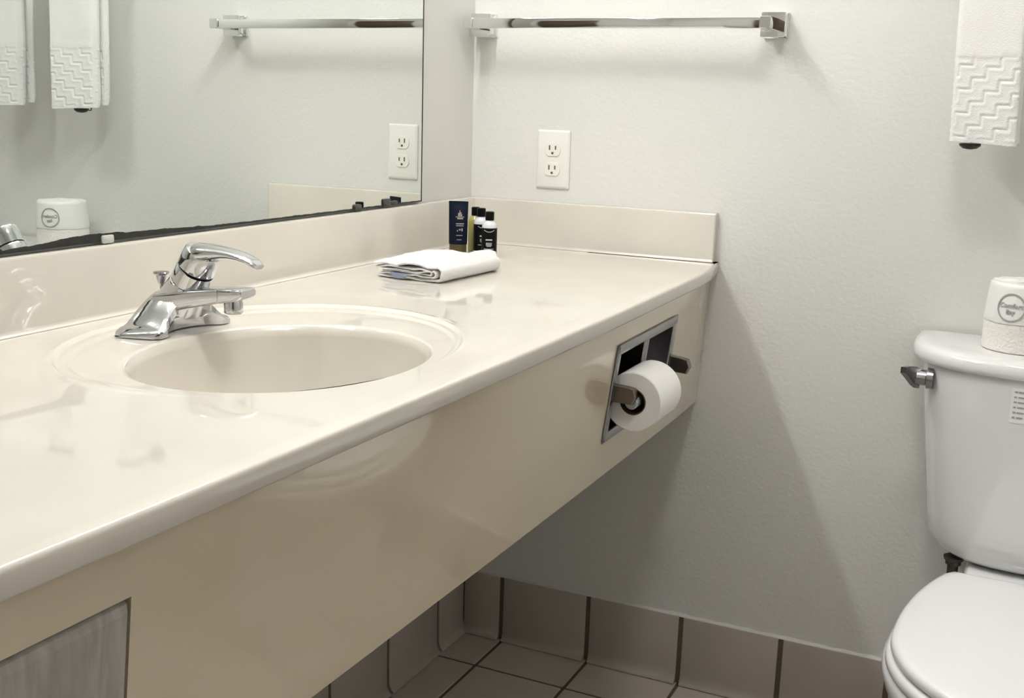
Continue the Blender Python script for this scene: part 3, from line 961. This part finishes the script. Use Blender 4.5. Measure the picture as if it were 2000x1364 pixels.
def upath(left0, zlow, ztop, afold, left1, bow=0.0, seed=0):
    def f(b):
        P = []
        zl, zt = zlow, ztop
        lift = bow * math.sin(PI * min(1, b / 0.185)) * 0.5
        r = (zt - zl) / 2
        n = 16
        for k in range(n + 1):
            a = left0 + (afold + r - left0) * k / n
            P.append((a, zl + 0.0016 * noise.noise((a * 30, b * 9, seed))))
        for k in range(1, 9):
            t = -PI / 2 - PI * k / 9
            P.append((afold + r + r * math.cos(t) * 1.0, zl + r + r * math.sin(t)))
        for k in range(n + 1):
            a = afold + r + (left1 - afold - r) * k / n
            hump = lift + 0.0075 * math.exp(-((a - 0.022) / 0.016) ** 2) * smooth01(b / 0.10) + 0.0050 * noise.noise((a * 26, b * 17, seed + 3))
            P.append((a, zt + hump - 0.002 * (a / 0.13) * (1 - b / 0.2)))
        return P
    return f
emit('outer_layer', sheet(upath(0.128, 0.0030, 0.0255, 0.0005, 0.134, 0.004, 1.0), 0.0048, seed=1), 'terry', wc, smooth=60)
emit('inner_layer', sheet(upath(0.122, 0.0080, 0.0200, 0.012, 0.130, 0.003, 4.0), 0.0040, length=0.178, seed=3), 'terry', wc, smooth=60)
emit('inner_layer', sheet(upath(0.116, 0.0118, 0.0160, 0.020, 0.120, 0.002, 7.0), 0.0030, length=0.172, seed=6), 'terry', wc, smooth=60)
bm = bmesh.new()
rings = []
for k in range(15):
    s = k / 14
    a = 0.098 - 0.040 * s
    sag = math.sin(PI * s)
    rings.append([wcp(a, -0.0022 - 0.004 * sag, 0.0115 - 0.0005 * s), wcp(a, -0.0032 - 0.004 * sag, 0.0115), wcp(a, -0.0042 - 0.006 * sag, 0.0105 - 0.0075 * sag), wcp(a, -0.0030 - 0.006 * sag, 0.0100 - 0.0075 * sag)])
loft(bm, rings)
emit('tag', bm, 'tag', wc, 'small blue grey sewn-in tag')

# ------------------------------------------------------------------ toilet
TX = 1.15
to = thing('toilet', 'white two-piece toilet with closed lid beside the vanity', 'toilet', (TX, -0.35, FL))
def dsec(hw, yb, yf, z, n=3.2, N=56, flat=0.0):
    """D-shaped section: flat back at yb, bowed front reaching yf."""
    pts = []
    rb = 0.012
    for k in range(N + 1):
        t = PI * k / N
        c, s = math.cos(t), math.sin(t)
        x = hw * (abs(c) ** (2 / n)) * (1 if c > 0 else -1)
        y = yb - 0.0 + (yf - yb) * (abs(s) ** (2 / n))
        pts.append((TX + x, y, z))
    return pts
# tank
bm = bmesh.new()
rings = []
for z, hw, yf in ((-0.453, 0.120, -0.140), (-0.4515, 0.145, -0.160), (-0.446, 0.166, -0.178), (-0.436, 0.180, -0.189), (-0.418, 0.1895, -0.196), (-0.38, 0.1945, -0.1995), (-0.30, 0.2045, -0.2035),
                  (-0.20, 0.2165, -0.208), (-0.125, 0.2245, -0.2105), (-0.1165, 0.2245, -0.2105)):
    rings.append(dsec(hw, -0.016, yf, z))
loft(bm, rings)
tank = emit('tank', bm, 'porcelain', to, smooth=50)
bm = bmesh.new()
rings = []
for z, g in ((-0.1165, -0.006), (-0.1175, 0.0), (-0.1150, 0.0035), (-0.1080, 0.0050), (-0.0980, 0.0035), (-0.0930, 0.0), (-0.0898, -0.006), (-0.0880, -0.014), (-0.0870, -0.03)):
    rings.append(dsec(0.2410 + g, -0.010, -0.2150 - g, z, n=3.0))
loft(bm, rings)
emit('tank_lid', bm, 'porcelain', to, smooth=60)
# bolt between tank and bowl
for s in (-1, 1):
    bm = bmesh.new()
    lathe(bm, [(0.009, -0.490), (0.009, -0.466), (0.013, -0.465), (0.013, -0.459), (0.016, -0.457), (0.017, -0.452)], c=(TX + s * 0.135, -0.135, 0), n=18)
    emit('tank_bolt', bm, 'bolt', to)
# lid and seat outlines
def egg(g, z, yback, N=80, tilt=0.0):
    a, b1, b2, yc = 0.189 + g, 0.205 + g, 0.385, -0.497
    pts = []
    for k in range(N):
        t = 2 * PI * k / N
        c, s = math.cos(t), math.sin(t)
        if s < 0:
            x, y = a * c, yc + b1 * s
        else:
            x, y = a * c, yc + b2 * s
        if y > yback:
            y = yback
            x = a * math.sqrt(max(0, 1 - ((yback - yc) / b2) ** 2)) * (1 if c > 0 else -1) * min(1, abs(c) / max(1e-6, math.sqrt(max(1e-9, 1 - ((yback - yc) / b2) ** 2))))
        pts.append((TX + x, y, z))
    return pts
bm = bmesh.new()
rings = []
for g, z in ((-0.008, -0.4580), (-0.001, -0.4575), (0.001, -0.4550), (0.0005, -0.4470), (-0.003, -0.4430), (-0.010, -0.4405), (-0.025, -0.4392), (-0.05, -0.4385), (-0.09, -0.4380), (-0.13, -0.4378)):
    rings.append(egg(g, z, -0.232 + min(0, g * 0.3)))
loft(bm, rings)
emit('seat_lid', bm, 'seat', to, smooth=60)
bm = bmesh.new()
rings = []
for g, z in ((-0.006, -0.4785), (0.004, -0.4780), (0.0065, -0.4750), (0.0060, -0.4660), (0.002, -0.4620), (-0.006, -0.4600)):
    rings.append(egg(g, z, -0.236))
loft(bm, rings)
emit('seat', bm, 'seat', to, smooth=60)
bm = bmesh.new()
for s in (-1, 1):
    box(bm, TX + s * 0.075 - 0.022, TX + s * 0.075 + 0.022, -0.236, -0.212, -0.477, -0.452, bev=0.005, seg=3)
box(bm, TX - 0.125, TX + 0.125, -0.250, -0.226, -0.474, -0.450, bev=0.006, seg=3)
emit('hinge', bm, 'seat', to)
# bowl
bm = bmesh.new()
rings = []
def bowl(g, z, b, yf, wide=1.0, N=72):
    pts = []
    for k in range(N):
        t = 2 * PI * k / N
        c, s = math.cos(t), math.sin(t)
        ymid = (b + yf) / 2 if wide < 0.9 else -0.47
        rx = (0.192 + g)
        x = rx * (abs(c) ** 0.9) * (1 if c > 0 else -1)
        if s < 0:
            y = ymid + (yf - ymid) * abs(s)
        else:
            y = ymid + (b - ymid) * abs(s) ** 0.8
            if wide >= 0.9:
                x *= 1 - 0.20 * max(0, (y - ymid) / (b - ymid)) ** 1.5
        pts.append((TX + x, y, z))
    return pts
for g, z, b, yf, wd in ((-0.10, FL, -0.06, -0.52, 0.5), (-0.095, FL + 0.015, -0.06, -0.53, 0.5), (-0.100, FL + 0.08, -0.06, -0.515, 0.5), (-0.098, FL + 0.16, -0.06, -0.51, 0.5), (-0.082, FL + 0.22, -0.055, -0.54, 0.6),
                        (-0.052, FL + 0.28, -0.05, -0.60, 0.7), (-0.020, FL + 0.33, -0.045, -0.66, 0.95), (0.004, FL + 0.365, -0.04, -0.695, 1.0), (0.010, FL + 0.385, -0.04, -0.705, 1.0), (0.0085, FL + 0.397, -0.04, -0.704, 1.0), (0.002, FL + 0.4015, -0.042, -0.698, 1.0), (-0.01, FL + 0.402, -0.05, -0.69, 1.0)):
    rings.append(bowl(g, z, b, yf, wd))
loft(bm, rings)
emit('bowl', bm, 'porcelain', to, smooth=60)
bm = bmesh.new()
box(bm, TX - 0.115, TX + 0.115, -0.215, -0.05, -0.482, -0.4535, bev=0.010, seg=3)
emit('tank_shelf', bm, 'porcelain', to)
# flush lever on the left shoulder of the tank
bm = bmesh.new()
lx, ly, lz = 0.9400, -0.150, -0.1440
lathe(bm, [(0.0180, 0.012), (0.0180, 0.002), (0.0135, 0.000), (0.0130, -0.014), (0.011, -0.016)], c=(lx, ly, lz), axis='x', n=28)
lv = emit('flush_lever', bm, 'steel', to)
bm = bmesh.new()
rr = []
for (x, y, z, hz) in ((lx - 0.0125, ly - 0.004, lz - 0.002, 0.0165), (lx - 0.0185, ly - 0.010, lz + 0.003, 0.0160), (lx - 0.026, ly - 0.022, lz + 0.0105, 0.0110), (lx - 0.033, ly - 0.036, lz + 0.0165, 0.0050)):
    rr.append([(x - 0.0045, y, z - hz), (x + 0.0040, y + 0.001, z - hz), (x + 0.0040, y + 0.001, z + hz), (x - 0.0045, y, z + hz)])
loft(bm, rr)
emit('lever_arm', bm, 'steel', lv, smooth=20)
# information sticker on the tank front
bm = bmesh.new()
def tank_front(x, z, lift):
    hw = interp(z, [-0.30, -0.20, -0.125], [0.2045, 0.2165, 0.2245]); yf = interp(z, [-0.30, -0.20, -0.125], [-0.2035, -0.208, -0.2105])
    u = min(0.999, abs((x - TX) / hw))
    s = (1 - u ** 3.2) ** (1 / 3.2)
    return (x, -0.016 + (yf + 0.016) * s - lift, z)
def tank_patch(bm, x0, x1, z0, z1, l0, l1):
    n = 8
    loft(bm, [[tank_front(x0 + (x1 - x0) * k / n, z, l) for z, l in ((z0, l0), (z0, l1), (z1, l1), (z1, l0))] for k in range(n + 1)])
tank_patch(bm, 1.0745, 1.14, -0.187, -0.131, 0.0002, 0.0008)
st = emit('sticker', bm, 'wrap', to, 'small white printed sticker', smooth=0)
bm = bmesh.new()
for k in range(6):
    z = -0.1365 - 0.0083 * k
    for a, b in ((1.0785, 1.0835), (1.0845, 1.095), (1.0965, 1.104), (1.1055, 1.118), (1.1195, 1.130)):
        tank_patch(bm, a, b - 0.001 * (k % 2), z - 0.0014, z + 0.0014, 0.0009, 0.0012)
emit('print', bm, 'print_grey', st, smooth=0)

# ------------------------------------------------------------------ wrapped roll on the tank
WX, WY, WR = 1.0765, -0.1000, 0.0600
WZ0 = -0.0870
wr = thing('toilet_roll', 'paper-wrapped spare toilet roll with round logo on the tank lid', 'toilet paper', (WX, WY, WZ0))
bm = bmesh.new()
rings = []
for z, r in ((0.0004, WR - 0.002), (0.0015, WR), (0.036, WR + 0.0003), (0.050, WR - 0.0005)):
    rings.append([(WX + r * math.cos(2 * PI * k / 72), WY + r * math.sin(2 * PI * k / 72), WZ0 + z) for k in range(72)])
loft(bm, rings)
emit('tissue', bm, 'tissue_emboss', wr, smooth=60)
bm = bmesh.new()
rings = []
for z, r, am in ((0.0480, WR - 0.001, 0), (0.0480, WR + 0.0010, 1), (0.0490, WR + 0.0013, 1), (0.062, WR + 0.0004, 1), (0.072, WR - 0.0002, 1), (0.1040, WR - 0.0030, 1), (0.1095, WR - 0.0040, 1), (0.1120, WR - 0.0065, 1),
                 (0.1105, WR - 0.012, 1), (0.1095, WR - 0.02, 1.5), (0.1115, WR - 0.032, 2.5), (0.1110, WR - 0.045, 2.5), (0.104, WR - 0.053, 1), (0.103, WR - 0.058, 0)):
    ring = []
    for k in range(96):
        t = 2 * PI * k / 96
        fold = am * 0.0010 * noise.noise((math.cos(t) * 4, math.sin(t) * 4, z * 30)) + (am > 1.2) * 0.0012 * math.sin(t * 9 + z * 300)
        low = 0.002 * noise.noise((math.cos(t) * 1.5, math.sin(t) * 1.5, 5)) if z < 0.05 else 0
        ring.append((WX + (r + fold * 0.4) * math.cos(t), WY + (r + fold * 0.4) * math.sin(t), WZ0 + z + fold + low))
    rings.append(ring)
loft(bm, rings, cap0=False)
wrp = emit('wrapper', bm, 'wrap', wr, smooth=60)
# logo: ring plus two lines of lettering wrapped on the roll
LA, LZ = -0.335, WZ0 + 0.0750
def on_roll(u, v, lift):
    r = interp(LZ + v - WZ0, [0.048, 0.062, 0.072, 0.104], [WR + 0.0013, WR + 0.0004, WR - 0.0002, WR - 0.0030]) + 0.0009 + lift
    return (WX + r * math.sin(LA + u / WR), WY - r * math.cos(LA + u / WR), LZ + v)
bm = bmesh.new()
rr = []
for k in range(65):
    t = 2 * PI * k / 64
    rr.append([on_roll(R_ * math.cos(t), R_ * math.sin(t), l) for R_, l in ((0.0205, 0), (0.0205, 0.0006), (0.0228, 0.0006), (0.0228, 0))])
loft(bm, rr, False, False)
def lettering(bm, text, size, v0):
    cu = bpy.data.curves.new('lettering', 'FONT')
    cu.body = text; cu.size = size; cu.align_x = 'CENTER'; cu.align_y = 'CENTER'; cu.extrude = 0.0003; cu.offset = size * 0.012
    tmp = bpy.data.objects.new('lettering', cu)
    COL.objects.link(tmp)
    me = tmp.to_mesh()
    t = bmesh.new(); t.from_mesh(me)
    bmesh.ops.triangulate(t, faces=t.faces[:])
    for v in t.verts:
        v.co = on_roll(v.co.x, v.co.y + v0, 0.0004 + v.co.z)
    merge(bm, t)
    tmp.to_mesh_clear()
    bpy.data.objects.remove(tmp)
    bpy.data.curves.remove(cu)
lettering(bm, 'Comfort', 0.0105, 0.0030)
lettering(bm, 'Bay', 0.0100, -0.0070)
emit('logo', bm, 'print_grey', wrp, 'grey circular logo', smooth=0)
